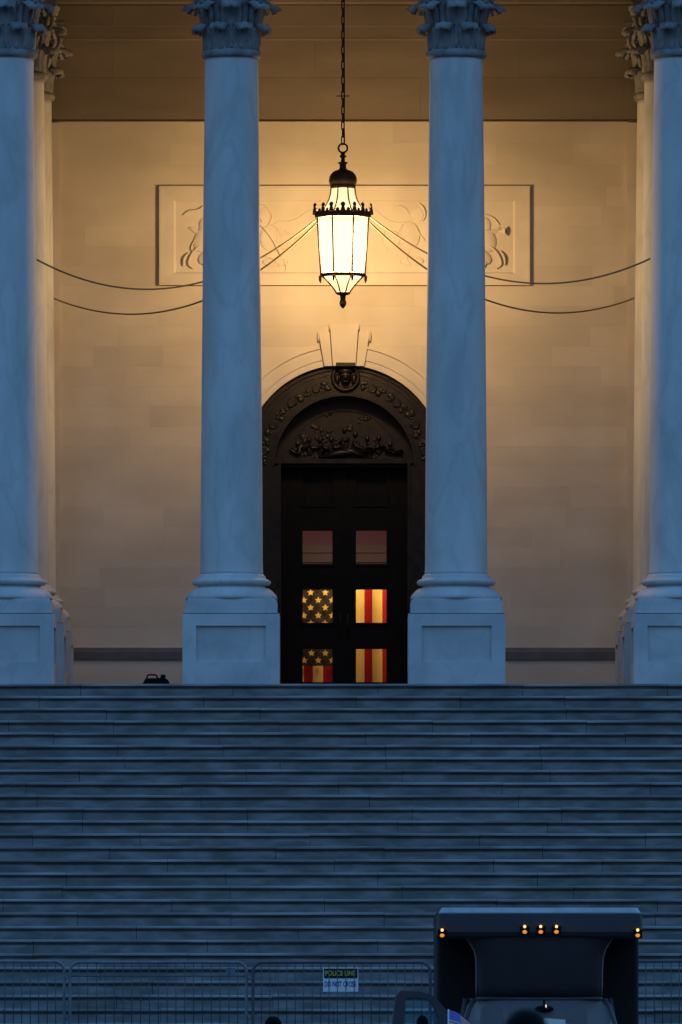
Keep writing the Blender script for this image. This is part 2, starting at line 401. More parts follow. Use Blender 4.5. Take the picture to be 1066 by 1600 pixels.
# carved panel: projecting moulded frame with a sunk field
PT, PB = Z(291, WD), Z(446, WD)
pc = thing
g = MB()
def frame(mb, x0, x1, z0, z1, t, y0, y1):
    mb.box(x0, x1, y0, y1, z1 - t, z1); mb.box(x0, x1, y0, y1, z0, z0 + t); mb.box(x0, x0 + t, y0, y1, z0 + t, z1 - t); mb.box(x1 - t, x1, y0, y1, z0 + t, z1 - t)
frame(g, PXL, PXR, PB, PT, px(4), WY - .06, WY + .05)
xo0, xo1, zo0, zo1 = PXL + px(4), PXR - px(4), PB + px(4), PT - px(4)
xi0, xi1, zi0, zi1 = X(272, WD), X(805, WD), Z(428, WD), Z(313, WD)
b = g.add([(xo0, WY - .052, zo0), (xo1, WY - .052, zo0), (xo1, WY - .052, zo1), (xo0, WY - .052, zo1), (xi0, WY - .038, zi0), (xi1, WY - .038, zi0), (xi1, WY - .038, zi1), (xi0, WY - .038, zi1)])
for i in range(4): j = (i + 1) % 4; g.face((b + i, b + j, b + 4 + j, b + 4 + i))
b2 = g.add([(xi0 + px(3), WY - .008, zi0 + px(3)), (xi1 - px(3), WY - .008, zi0 + px(3)), (xi1 - px(3), WY - .008, zi1 - px(3)), (xi0 + px(3), WY - .008, zi1 - px(3))])
for i in range(4): j = (i + 1) % 4; g.face((b + 4 + i, b + 4 + j, b2 + j, b2 + i))
g.face([b2, b2 + 1, b2 + 2, b2 + 3])
panel = B(g, 'relief_panel', M_trim)
FY = WY - .008
def rp(x, y, lift=0.0): return (X(x, WD), FY - lift, Z(y, WD))
def strand(mb, pts, r0, r1, lift=.012):            # carved fold or cord following pixel points
    P_ = [Vector(rp(x, y, lift)) for x, y in pts]; out_ = []
    n = len(P_)
    for i in range(n - 1):
        p0, p1, p2, p3 = P_[max(i - 1, 0)], P_[i], P_[i + 1], P_[min(i + 2, n - 1)]
        for k in range(5):
            t = k / 5
            out_.append(.5 * ((2 * p1) + (p2 - p0) * t + (2 * p0 - 5 * p1 + 4 * p2 - p3) * t * t + (3 * p1 - p0 - 3 * p2 + p3) * t ** 3))
    out_.append(P_[-1]); N = len(out_)
    mb.tube(out_, [r0 + (r1 - r0) * math.sin(PI * (i + .5) / N) for i in range(N)], 6)
def figure(mb, cx, s):                             # generic draped floating figure in low relief, s = +1 / -1 mirrors it
    q = lambda dx, dy: (cx + s * dx, dy)
    for (dx, y, r, sx, sz, ang) in ((0, 352, 11, 1, 1.2, 0), (-4, 374, 15, 1.0, 1.4, .35), (12, 398, 18, 1.5, .75, -.45), (34, 408, 12, 1.6, .6, -.25), (-14, 362, 8, 1.8, .5, .5)):
        M = Matrix.Rotation(s * ang, 3, 'Y')
        mb.ball(rp(*q(dx, y)), px(r), (sx, .24, sz), 12, 7, M)
    strand(mb, [q(-8, 384), q(-20, 396), q(-26, 412), q(-18, 420)], .01, .022, .02)
    strand(mb, [q(4, 402), q(-2, 412), q(6, 420), q(14, 414), q(22, 420)], .008, .018, .02)
    strand(mb, [q(24, 398), q(44, 398), q(60, 408), q(70, 402)], .008, .018, .016)
    for k in range(5): strand(mb, [q(14 + 8 * k, 388 - 3 * k), q(20 + 9 * k, 376 - 5 * k), q(30 + 9 * k, 360 - 3 * k)], .004, .010, .012)
g = MB(); figure(g, 321, 1); strand(g, [(287, 336), (296, 330), (310, 328), (318, 322)], .007, .014, .018); strand(g, [(311, 370), (303, 378), (299, 388), (302, 394)], .005, .012, .02)
strand(g, [(296, 395), (288, 404), (287, 416)], .006, .02, .03)
B(g, 'relief_figure', M_trim, panel)
g = MB(); figure(g, 757, -1)
strand(g, [(752, 362), (776, 361), (780, 362)], .012, .012, .03)
g.lathe([(.014, 0), (.02, .03), (.05, .075), (.068, .085), (.05, .08)], 14); 
# horn bell: turned from z-up to point along +x
nb = 14 * 5
for i in range(len(g.v) - nb, len(g.v)):
    x, y, z = g.v[i]; bx, by, bz = rp(780, 362, .055); g.v[i] = (bx + z, by + y * .55, bz + x)
strand(g, [(757, 335), (770, 340), (777, 347), (780, 352)], .005, .010, .014); strand(g, [(781, 392), (788, 402), (789, 415)], .006, .022, .03)
B(g, 'relief_figure', M_trim, panel)
g = MB()
for pts, r0, r1, lf in (([(405, 349), (416, 361), (428, 378), (440, 402)], .008, .014, .03), ([(404, 320), (413, 321), (421, 329), (425, 340), (419, 352)], .004, .010, .010),
        ([(426, 353), (436, 346), (450, 346), (466, 341), (478, 332), (490, 327)], .003, .008, .008), ([(405, 336), (408, 342), (411, 348)], .006, .016, .016),
        ([(432, 357), (434, 372), (430, 388), (438, 396)], .003, .008, .008), ([(446, 360), (453, 372), (450, 384), (458, 392)], .003, .008, .008),
        ([(405, 405), (418, 402), (430, 407), (437, 416)], .004, .012, .012), ([(443, 407), (447, 416), (446, 424)], .004, .010, .012),
        ([(655, 318), (662, 326), (664, 337), (660, 346)], .006, .018, .020), ([(585, 326), (598, 338), (612, 346), (628, 348), (646, 342)], .003, .008, .008),
        ([(630, 350), (626, 366), (632, 378), (622, 388)], .003, .009, .008), ([(648, 350), (656, 366), (666, 378)], .004, .010, .010),
        ([(605, 352), (600, 366), (608, 380), (602, 396)], .003, .007, .007), ([(640, 392), (636, 404), (642, 414)], .004, .010, .010), ([(612, 330), (622, 322), (634, 326), (640, 336)], .003, .009, .009)):
    strand(g, pts, r0, r1, lf)
for x_, y_, r_, sx_, sz_ in ((422, 372, 16, 1, 1.3), (448, 378, 13, 1.2, 1.0), (414, 334, 9, 1, 1.1), (640, 368, 17, 1, 1.3), (612, 374, 13, 1.1, 1.1), (652, 336, 10, 1, 1.2), (430, 410, 12, 1.7, .6), (644, 408, 12, 1.6, .6)):
    g.ball(rp(x_, y_), px(r_), (sx_, .085, sz_), 14, 8)
g.lathe([(.001, 0), (px(30), 0), (px(34), .012), (px(26), .02), (px(20), .012), (.001, .016)], 28)
nb = 28 * 6
for i in range(len(g.v) - nb, len(g.v)):
    x, y, z = g.v[i]; bx, by, bz = rp(537, 374); g.v[i] = (bx + x, by - z, bz + y)
B(g, 'relief_drapery', M_trim, panel)

# bronze doorway: carved arch band, tympanum, jambs
DY = WY + .10
dc = X(538, WD); ZL = Z(720, WD)
g = MB()
C2 = (dc, Z(727, WD))
ring(g, px(109), px(163), DY, DY + .4, c=C2); ring(g, px(150), px(156.5), DY - .03, DY, c=C2, n=48); ring(g, px(109), px(113), DY - .025, DY, c=C2, n=48); ring(g, px(143), px(145.5), DY - .012, DY, c=C2, n=48)
for s in (-1, 1):
    a, b = sorted((dc + s * px(99), dc + s * px(163))); g.box(a, b, DY, DY + .4, H, C2[1])
    a, b = sorted((dc + s * px(150), dc + s * px(156))); g.box(a, b, DY - .03, DY - .001, H, C2[1])
    a, b = sorted((dc + s * px(99), dc + s * px(103))); g.box(a, b, DY - .02, DY - .001, H, ZL)
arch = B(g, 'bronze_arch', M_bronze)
def lumps(mb, pts, y, rnd):
    for (x, z, r) in pts:
        for k in range(7):
            rr = r * rnd.uniform(.2, .6)
            mb.ball((x + rnd.uniform(-.6, .6) * r, y, z + rnd.uniform(-.7, .7) * r), rr, (rnd.uniform(.6, 1.4), .28, rnd.uniform(.6, 1.3)), 8, 5)
rnd = random.Random(3)
for i in range(27):
    a = PI * (i + .5) / 27
    if abs(a - PI / 2) < .22: continue
    m = MB(); lumps(m, [(C2[0] + px(128) * math.cos(a), C2[1] + px(128) * math.sin(a), px(8))], DY, rnd)
    if i % 3 == 1:
        m.lathe([(px(5.5), 0), (px(6.5), .02), (px(5.5), .03), (px(4.5), .02)], 16)
        n0 = len(m.v) - 64
        for j in range(n0, len(m.v)):
            x, y, z = m.v[j]; m.v[j] = (C2[0] + px(128) * math.cos(a) + x, DY - z, C2[1] + px(128) * math.sin(a) + y)
    B(m, 'arch_ornament', M_bronze, arch)
m = MB(); cz = Z(589, WD); mx_ = X(540, WD)            # head boss at the crown of the arch
for rad, n in ((px(20), 20),):
    m.tube([(mx_ + rad * math.cos(2 * PI * i / n), DY - .02, cz + rad * math.sin(2 * PI * i / n)) for i in range(n)], px(3.5), 6, closed=True)
m.ball((mx_, DY - .03, cz), px(11), (.8, .8, 1.05), 14, 9); m.ball((mx_, DY - .13, cz - px(1)), px(3), (.8, 1, 1.4)); m.ball((mx_, DY - .02, cz + px(10)), px(12), (1.1, .7, .55), 12, 7)
for s in (-1, 1):
    m.ball((mx_ + s * px(5), DY - .115, cz + px(3)), px(2.4), (1.1, .6, .7)); m.ball((mx_ + s * px(13), DY - .03, cz - px(3)), px(6), (.7, .7, 1.4))
m.box(mx_ - px(15), mx_ + px(15), WY - .075, DY, Z(572.5, WD), Z(567, WD)); m.ball((mx_, DY - .1, cz - px(7)), px(4.5), (1.2, .7, .5))
B(m, 'head_boss', M_bronze, arch)
# tympanum
m = MB(); n = 32; TD = DY + .30
m.prism([(C2[0] + px(110) * math.cos(PI * i / n), C2[1] + px(110) * math.sin(PI * i / n)) for i in range(n + 1)], TD, TD + .08)
m.box(dc - px(110), dc + px(110), DY + .16, TD + .08, ZL - .02, ZL + .045)
ring(m, px(88), px(91), TD - .02, TD, c=C2)
tym = B(m, 'tympanum', M_bronze)
for i in range(9):
    x = dc + px(-72 + 18 * i); h = math.sqrt(max(0, 1 - ((i - 4) / 5.2) ** 2)) * rnd.uniform(.55, 1.0); m = MB()
    base = ZL + .06
    m.ball((x, TD, base + px(22) * h), px(8), (.9, .3, 2.0 * h), 10, 7); m.ball((x + rnd.uniform(-.02, .02), TD - .02, base + px(48) * h), px(4.2), (.9, .6, 1.1), 10, 7)
    for k in range(2): m.tube([(x, TD - .03, base + px(34) * h), (x + rnd.uniform(-.12, .12), TD - .05, base + px(26) * h), (x + rnd.uniform(-.2, .2), TD - .04, base + px(rnd.uniform(8, 34)) * h)], px(2.5), 6)
    B(m, 'tympanum_figure', M_bronze, tym)
for i in range(26):
    a = rnd.uniform(.12, PI - .12); rad = px(rnd.uniform(30, 84)); m = MB()
    lumps(m, [(C2[0] + rad * math.cos(a), C2[1] + px(4) + rad * math.sin(a) * .98, px(6.5))], TD, rnd); B(m, 'tympanum_figure', M_bronze, tym)
m = MB(); m.tube([(dc - px(40), TD - .06, ZL + .05), (dc - px(8), TD - .10, ZL + .13), (dc + px(34), TD - .07, ZL + .16)], [px(3), px(6), px(2)], 8); m.tube([(dc - px(6), TD - .08, ZL + .2), (dc + px(12), TD - .09, ZL + .15), (dc + px(38), TD - .07, ZL + .07)], [px(3), px(5), px(2)], 8)
B(m, 'tympanum_figure', M_bronze, tym)
# door leaves with square glazed panels
LD = 126.62; LY = Yd(LD)
pane_rows = [(736, 788, False), (829, 881, True), (921, 973, True), (1014, 1066, True)]
cols = [(473, 519.5), (556.5, 604)]
def door_leaf(xa, xb, pc_):
    m = MB(); x0, x1 = X(xa, LD), X(xb, LD); p0, p1 = X(pc_[0], LD), X(pc_[1], LD); top = Z(714, LD)
    m.box(x0, p0, LY, LY + .08, H, top); m.box(p1, x1, LY, LY + .08, H, top)
    edges = [H] + sum([[Z(b_, LD), Z(a_, LD)] for a_, b_, _ in reversed(pane_rows)], []) + [top]
    for i in range(0, len(edges), 2):
        if edges[i + 1] - edges[i] > .01: m.box(p0, p1, LY, LY + .08, edges[i], edges[i + 1])
    for a_, b_, gl in pane_rows:
        z0, z1 = Z(b_, LD), Z(a_, LD); t = .035
        for q in ((p0 - t, p0 - .002, z0 - t, z1 + t), (p1 + .002, p1 + t, z0 - t, z1 + t), (p0 - .002, p1 + .002, z0 - t, z0 - .002), (p0 - .002, p1 + .002, z1 + .002, z1 + t)):
            m.box(q[0], q[1], LY - .022, LY - .001, q[2], q[3])
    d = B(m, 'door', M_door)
    for a_, b_, gl in pane_rows:
        z0, z1 = Z(b_, LD), Z(a_, LD); pm = MB(); pm.box(p0 - .01, p1 + .01, LY + .036, LY + .042, z0 - .01, z1 + .01)
        pm.obj('pane' if gl else 'solid_panel', M_pane if gl else M_door, d)
    pm = MB(); hx = x1 - .05 if xa < 500 else x0 + .05
    pm.tube([(hx, LY - .03, H + 1.0), (hx, LY - .075, H + 1.02), (hx, LY - .075, H + 1.28), (hx, LY - .03, H + 1.3)], .012, 8); pm.obj('handle', M_bronze, d)
door_leaf(437, 537.6, cols[0]); door_leaf(538.0, 639, cols[1])
m = MB(); m.box(X(534, LD), X(541, LD), LY - .02, LY - .001, H, Z(714, LD)); B(m, 'door_astragal', M_door)
# lobby behind the doors: closed room with a lamp
m = MB(); rx, ry0, ry1, rz1 = 1.55, LY + .085, LY + 2.4, Z(700, LD)
m.box(-rx - .1, -rx, ry0, ry1, H, rz1); m.box(rx, rx + .1, ry0, ry1, H, rz1); m.box(-rx - .1, rx + .1, ry1, ry1 + .1, H, rz1); m.box(-rx - .1, rx + .1, ry0, ry1, rz1 + .002, rz1 + .1)
m.box(-rx, rx, ry0, ry1, H - .004, H + .004); B(m, 'lobby_wall', M_room)
TRD = LD + .085 + 2.3
m = MB(); m.box(-rx, rx, ry1 - .06, ry1 - .002, H, Z(852, TRD)); m.box(-rx, rx, ry1 - .10, ry1 - .061, Z(864, TRD), Z(861, TRD)); m.box(-rx, rx, ry1 - .10, ry1 - .061, Z(879, TRD), Z(876, TRD))
B(m, 'lobby_transom', M_roomgrey)
lamp = bpy.data.lights.new('lobby_lamp', 'AREA'); lamp.shape = 'RECTANGLE'; lamp.size = 1.6; lamp.size_y = .25; lamp.energy = 2.9; lamp.color = (1, .50, .085)
lo_ = bpy.data.objects.new('lobby_lamp', lamp); COL.objects.link(lo_); lo_.location = (0, LY + .30, Z(800, LD)); lo_.rotation_euler = (math.radians(28), 0, 0)

# flag hung upright inside the doors
FD = 127.15; FYy = Yd(FD)
fl = thing('hanging_flag', 'large flag with stars and stripes hung upright behind the lit door panes', 'flag', (X(537, FD), FYy, Z(1075, FD)))
fz0, fz1, can = Z(1076, FD), Z(897, FD), Z(1040.5, FD)
edges_px = [446, 460, 475, 489, 505, 519.5, 537, 556.5, 569.5, 582, 597.5, 612, 626]
L0 = fl.location
fold = lambda x: .014 * math.sin((x + 1) * 18)
def fstrip(m, xa, xb, za, zb_, dy=0.0):
    n = 18
    pts = [[(xa + (xb - xa) * i / n - L0.x, fold(xa + (xb - xa) * i / n) + dy, z - L0.z) for i in range(n + 1)] for z in (za, zb_)]
    m.rings(pts, False, False, True, False)
red = True
x_prev = 436
seq = edges_px + [640]
strips = {'red_stripe': [], 'white_stripe': []}
col_is_red = True                                  # 446-460 is red
for i in range(len(edges_px)):
    a, b = edges_px[i], seq[i + 1]
    z1 = can if b < 521 else fz1
    m = MB(); fstrip(m, X(a, FD), X(b, FD), fz0, z1); m.obj('red_stripe' if i % 2 == 0 else 'white_stripe', M_flagr if i % 2 == 0 else M_flagw, fl)
m = MB(); fstrip(m, X(446, FD), X(519.5, FD), can, fz1); m.obj('canton', M_flagb, fl)
starm = None
for (ys, xs) in ((904, (487, 510, 464)), (914.5, (475, 498.5, 521)), (926, (485.5, 508.5, 462)), (938, (475, 497.5, 519)), (949.5, (485.5, 508.5, 462)), (962, (475, 497.5, 519)), (974, (486, 508, 462)), (985, (475, 498)), (996, (486, 509, 462)), (1008, (475, 498)), (1020.5, (487, 508.5, 463)), (1032, (475.5, 497.5, 519)), ):
    for x in xs:
        if x > 519.5: continue
        if starm is None:
            m = MB(); pts = []
            for k in range(10):
                r = PX(5.7 if k % 2 == 0 else 2.6, FD); a = PI / 2 + PI * k / 5; pts.append((r * math.cos(a), r * math.sin(a)))
            m.prism(pts[::-1], 0, .003); starm = m.mesh('star', M_flagw)
        link('star', starm, fl, (X(x, FD) - L0.x, fold(X(x, FD)) - .022, Z(ys, FD) - L0.z))

for s in (-1, 1):                                  # unseen blockers added at both ends to cut side sky light
    a, b = sorted((s * 8.3, s * 8.9)); g = MB(); g.box(a, b, -.5, WY - .004, H - .003, CAPTOP_); B(g, 'side_light_block', M_entab)
# portico roof: front and side beams, ceiling
CAPTOP = Z(-34, 120)
g = MB()
g.box(-9, 9, -.52, .52, CAPTOP, CAPTOP + 1.1); B(g, 'front_architrave', M_ped)
g = MB(); g.box(-9.1, 9.1, -.6, .55, CAPTOP + 1.102, CAPTOP + 2.2); g.box(-9.4, 9.4, -1.0, .55, CAPTOP + 2.202, CAPTOP + 2.7); B(g, 'front_frieze', M_ped)
for s in (-1, 1):
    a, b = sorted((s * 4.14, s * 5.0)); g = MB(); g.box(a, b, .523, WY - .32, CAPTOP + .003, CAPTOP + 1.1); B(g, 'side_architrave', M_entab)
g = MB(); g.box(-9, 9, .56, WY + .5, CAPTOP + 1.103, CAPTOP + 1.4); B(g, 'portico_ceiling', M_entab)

# ------------------------------------------------------------------ columns
q = lambda n: n / 115.0
zf = lambda y: Z(y, 120) - H
col0 = thing('marble_column', '', 'column', (X(362, 120), 0, H), 0, 'marble columns of the portico')
def sq(h, z): return [(-h, -h, z), (h, -h, z), (h, h, z), (-h, h, z)]
m = MB(); hd, hc = q(75.5), q(71.5)
zp = zf(961)
m.rings([sq(hd, 0), sq(hd, zp - .01), sq(hd - .01, zp), sq(hc, zp + .002), sq(hc, zf(941.5)), sq(hc - .03, zf(941.4)), sq(hc - .03, zf(938))], True, True, False)
# sunk panels are separate recessed sheets framed by raised borders on each face
pw, pz0, pz1 = q(54), zf(1037), zf(981)
ped = m.obj('pedestal', M_ped, col0)
# shrink the core so that the borders finish on the measured width
for v in ped.data.vertices:
    if v.co.z < zp - .005: v.co.x *= (hd - .045) / hd; v.co.y *= (hd - .045) / hd
m2 = MB(); cr = hd - .045
for k in range(4):
    M = Matrix.Rotation(k * PI / 2, 4, 'Z'); t = .044
    for (a, b, c, d) in ((-hd + .001, -pw, 0, zp - .012), (pw, cr - .0005, 0, zp - .012), (-pw, pw, 0, pz0), (-pw, pw, pz1, zp - .012)):
        m2.box(a, b, -cr - t, -cr - .0005, c, d, M)
m2.obj('pedestal_border', M_ped, col0)
m = MB()
m.lathe([(q(68), zf(938)), (q(71.5), zf(937.8)), (q(71.5), zf(934)), (q(69.5), zf(930)), (q(64), zf(924)), (q(59), zf(920)), (q(53), zf(919)), (q(52), zf(915.5)), (q(59.5), zf(914.5)), (q(62), zf(910.5)), (q(60), zf(907.5)), (q(56), zf(905.5)),
         (q(53.5), zf(904.5)), (q(53.2), zf(901)), (q(50), zf(898))], 56); m.obj('column_base', M_ped, col0)
m = MB(); prof = []
pts = [(899, 50.2), (894, 49.2), (880, 48.7), (780, 48.2), (650, 47.2), (520, 46.0), (400, 44.9), (280, 43.6), (180, 42.4), (100, 41.5), (92, 41.6)]
m.lathe([(q(r), zf(y)) for y, r in pts], 64); m.obj('shaft', M_shaft, col0)
m = MB(); z0 = zf(91.5)
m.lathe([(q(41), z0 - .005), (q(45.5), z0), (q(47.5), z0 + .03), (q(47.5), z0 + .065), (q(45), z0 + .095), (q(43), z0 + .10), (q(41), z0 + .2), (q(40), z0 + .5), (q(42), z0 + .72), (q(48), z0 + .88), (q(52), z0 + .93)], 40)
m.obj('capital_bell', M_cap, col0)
def leaf_mesh(h, w, r0, r1, tip, droop):
    nu, nv = 10, 14; front = []
    for iv in range(nv + 1):
        v = iv / nv
        # centre-line profile: hugs the bell, bends out and curls down at the tip
        if v < .62:
            t = v / .62; r = r0 + (r1 - r0) * t ** 2; z = h * .86 * t
        else:
            t = (v - .62) / .38; a = PI * 1.02 * t
            r = r1 + (tip - r1) * (1 - math.cos(a)) / 2; z = h * .86 + h * .14 * math.sin(min(a, PI / 2)) - droop * max(0, (t - .45) / .55) ** 1.3
        ww = w * (.93 + .10 * math.sin(v * PI)) * (1 - max(0, (v - .66) / .34) ** 1.6 * .34)
        ww *= 1 + .07 * math.cos(v * PI * 8)
        row = []
        for iu in range(nu + 1):
            u = -1 + 2 * iu / nu
            ang = u * ww / r0
            rr = r + .022 * (1 - abs(u)) ** .6 + .020 * math.cos(u * PI * 3) - .03 * abs(u) ** 3
            row.append((rr, ang * (r0 / max(r, r0)) ** .6, z - .03 * abs(u) ** 2 * (1 if v > .55 else 0)))
        front.append(row)
    m = MB(); th = .028
    rings = []
    for row in front:
        f = [(rr * math.sin(a), -rr * math.cos(a), z) for rr, a, z in row]
        bk = [((rr - th) * math.sin(a), -(rr - th) * math.cos(a), z - .006) for rr, a, z in row[::-1]]
        rings.append(f + bk)
    m.rings(rings, True, True, True)
    return m.mesh('acanthus_leaf', M_cap)
lf1 = leaf_mesh(.355, .148, .362, .400, .545, .095)
lf2 = leaf_mesh(.64, .160, .350, .42, .640, .110)
for k in range(8):
    link('acanthus_leaf', lf1, col0, (0, 0, z0 + .10), PI / 8 + k * PI / 4)
    link('acanthus_leaf', lf2, col0, (0, 0, z0 + .11), k * PI / 4)
m = MB()                                            # corner volute: spiral band
sp = []
for i in range(26):
    t = i / 25; a = -.6 + t * 3.2 * PI; r = .125 * (1 - t) + .018
    sp.append((0, -.60 + r * math.sin(a) * .9 + .02, .80 + r * math.cos(a)))
sp = [(0, -.40, .42), (0, -.43, .58), (0, -.48, .74), (0, -.53, .85)] + sp
for dx in (-.05, .05): m.tube([(p[0] + dx, p[1], p[2]) for p in sp], [.03] * 4 + [.028] * 26, 6)
vol = m.mesh('volute', M_cap)
for k in range(4): link('volute', vol, col0, (0, 0, z0), PI / 4 + k * PI / 2)
m = MB(); pts = []
for k in range(4):                                  # abacus with hollowed sides and a flower on each
    a = PI / 4 + k * PI / 2
    for i in range(8):
        t = i / 8; A = Vector((math.cos(a), math.sin(a))) * .80; Bq = Vector((math.cos(a + PI / 2), math.sin(a + PI / 2))) * .80
        p = A.lerp(Bq, t); p *= 1 - .16 * math.sin(PI * t); pts.append((p.x, p.y))
zt = CAPTOP - H
m.rings([[(x * .94, y * .94, zt - .13) for x, y in pts], [(x * .97, y * .97, zt - .06) for x, y in pts], [(x, y, zt - .05) for x, y in pts], [(x, y, zt - .003) for x, y in pts]], True, True, False)
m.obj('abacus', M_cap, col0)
col0['label'] = 'blue lit marble column to the left of the glowing lantern'
xs4 = {11: 'marble column cut off by the left picture edge, front row', 713: 'blue lit marble column to the right of the glowing lantern', 1063.5: 'marble column cut off by the right picture edge, front row'}
for pxx, lab in xs4.items(): dup(col0, (X(pxx, 120), 0, H), 0, lab)
dup(col0, (X(28.5, 122.8), 2.8, H), 0, 'warm lit column peeping out just behind the front column at the left edge')
dup(col0, (X(1047.5, 122.8), 2.8, H), 0, 'warm lit column peeping out just behind the front column at the right edge')
dup(col0, (X(41.5, 125.6), 5.45, H), 0, 'rearmost warm lit column against the back wall at the left')
dup(col0, (X(1035, 125.6), 5.45, H), 0, 'rearmost warm lit column against the back wall at the right')

# ------------------------------------------------------------------ lantern
LDp = 123.4; ly = Yd(LDp); lx = X(536, LDp)
s_ = LDp / F
zl_ = lambda y: Z(y, LDp)
lan = thing('hanging_lantern', 'large glowing eight sided lantern with dark domed cap hanging on a chain', 'lantern', (lx, ly, zl_(482)))
LB = zl_(482); lz = lambda y: zl_(y) - LB
oc = lambda a, k: (a / math.cos(PI / 8) * math.cos(PI / 8 + k * PI / 4), a / math.cos(PI / 8) * math.sin(PI / 8 + k * PI / 4))
tiers = {'upper': [(295, 18.5), (303, 19.2), (312, 21.5), (320, 25), (327, 29.5), (332, 34)], 'main': [(341, 40), (427, 34.5)], 'lower': [(433, 30), (440, 23), (449, 15.5), (457.5, 10)]}
frame_mb = {}
for tname, pr in tiers.items():
    m = MB()                                        # one pane, bar: copied eight times round the axis
    rows_ = []
    for y, hw in pr:
        a = hw * s_ * .985
        (xa, ya), (xb, yb) = oc(a, 5), oc(a, 6)     # face towards -Y
        rows_.append([(xa, ya, lz(y)), (xb, yb, lz(y))])
    m.rings(rows_, False, False, False, False)
    pm = m.mesh('glass_pane', M_lamp if tname == 'main' else M_lamp2)
    bmb = MB(); bmb.tube([(*oc(hw * s_, 5), lz(y)) for y, hw in pr], (1.35 if tname == 'main' else 1.15) * s_, 6)
    bm_ = bmb.mesh('glazing_bar', M_iron)
    for k in range(8):
        link('glass_pane', pm, lan, (0, 0, 0), k * PI / 4); link('glazing_bar', bm_, lan, (0, 0, 0), k * PI / 4)
def octring(m, lst):
    m.rings([[(*oc(hw * s_, k), lz(y)) for k in range(8)] for y, hw in lst], False, False, False)
m = MB(); octring(m, [(341.5, 39), (341, 42.5), (337, 44), (332, 44.5), (332, 42), (341.5, 39)]); m.obj('crown_ring', M_iron, lan)
m = MB(); octring(m, [(433, 29), (432.4, 34.5), (430, 36), (428, 35.6), (427.2, 33.5), (433, 29)]); m.obj('lower_ring', M_iron, lan)
m = MB()                                            # crown leaves: one tall at each corner, small cusps on the sides
(cx_, cy_) = oc(43.5 * s_, 5); 
m.ball((cx_, cy_, lz(323)), 4.2 * s_, (.8, .5, 1.0), 10, 6); m.tube([(cx_, cy_, lz(334)), (cx_, cy_, lz(325))], [4.2 * s_, 2.0 * s_], 8)
cl = m.mesh('crown_leaf', M_iron)
m = MB()
m.ball((0, -43.3 * s_, lz(323)), 4.0 * s_, (.95, .45, 1.05), 10, 6); m.tube([(0, -43.3 * s_, lz(334)), (0, -43.3 * s_, lz(325))], [4.5 * s_, 2 * s_], 8)
for sgn in (-1, 1): m.ball((sgn * 8.5 * s_, -43.3 * s_, lz(330.5)), 3.0 * s_, (1, .4, 1), 8, 5)
cl2 = m.mesh('crown_leaf', M_iron)
m = MB(); cq = oc(35.5 * s_, 5); m.tube([(*cq, lz(432)), (cq[0], cq[1], lz(437)), (cq[0] * .98, cq[1] * .98, lz(441))], [2.4 * s_, 2.2 * s_, .6 * s_], 6); dr = m.mesh('drop', M_iron)
for k in range(8):
    link('crown_leaf', cl, lan, (0, 0, 0), k * PI / 4); link('crown_leaf', cl2, lan, (0, 0, 0), k * PI / 4); link('drop', dr, lan, (0, 0, 0), k * PI / 4)
m = MB()
m.lathe([(r * s_, lz(y)) for r, y in ((17.5, 296), (19.5, 295), (20, 291), (19.5, 290.5), (21, 287), (22, 283), (21.6, 278), (19.5, 273), (15.5, 268.5), (10, 266), (6.5, 265), (5.3, 262), (5, 257), (8, 254.6), (7.6, 253.8), (3.2, 252.5), (3, 247), (5.8, 244.5), (5.2, 243.6), (3.0, 242), (3.6, 239.5), (1.8, 238))], 24)
m.obj('domed_cap', M_iron, lan)
m = MB(); m.lathe([(r * s_, lz(y)) for r, y in ((11, 456), (12, 458), (10.5, 460), (5, 461.5), (4.2, 464), (5, 465.5), (3.5, 467), (4.5, 469), (5.6, 473), (4.8, 477), (2.5, 480.5), (.5, 482))], 16); m.obj('finial', M_iron, lan)
m = MB(); m.tube([(7 * s_ * math.cos(2 * PI * i / 20), 0, lz(231.5) + 7 * s_ * math.sin(2 * PI * i / 20)) for i in range(20)], 1.5 * s_, 8, closed=True); m.obj('hanging_ring', M_iron, lan)
m = MB(); hl, hw_, n = .062, .019, 6
pts = [(hw_ * math.cos(a), 0, (hl - hw_) + hw_ * math.sin(a)) for a in [PI * i / n for i in range(n + 1)]] + [(hw_ * math.cos(a), 0, -(hl - hw_) + hw_ * math.sin(a)) for a in [PI + PI * i / n for i in range(n + 1)]]
m.tube(pts, .0085, 6, closed=True); chm = m.mesh('chain_link', M_iron)
zc = lz(225) + .05; k = 0
while zc < CAPTOP + 1.1 - LB:
    o = link('chain_link', chm, lan, (0, 0, zc), (PI / 2) * (k % 2) + .4); zc += .105; k += 1
m = MB(); m.tube([(.022, .01, lz(222)), (.016, .02, lz(195)), (.02, .01, lz(150)), (.016, .012, lz(60)), (.02, .01, CAPTOP + 1.1 - LB)], .011, 6); m.obj('power_cord', M_iron, lan)
m = MB(); m.tube([(-10 * s_, 0, lz(150)), (10 * s_, 0, lz(150))], .009, 6); m.obj('cross_pin', M_iron, lan)
for k in range(8):                                  # one flat lamp behind each main pane, shining outwards like the glowing glass
    pl = bpy.data.lights.new('lantern_lamp', 'AREA'); pl.shape = 'RECTANGLE'; pl.size = .22; pl.size_y = .70; pl.energy = 1.18; pl.color = (1.0, .635, .27)
    po = bpy.data.objects.new('lantern_lamp', pl); COL.objects.link(po); a_ = -PI / 2 + k * PI / 4; rr_ = 32.5 * s_
    po.location = (lx + rr_ * math.cos(a_), ly + rr_ * math.sin(a_), zl_(384)); po.rotation_euler = (PI / 2, 0, a_ + PI / 2)

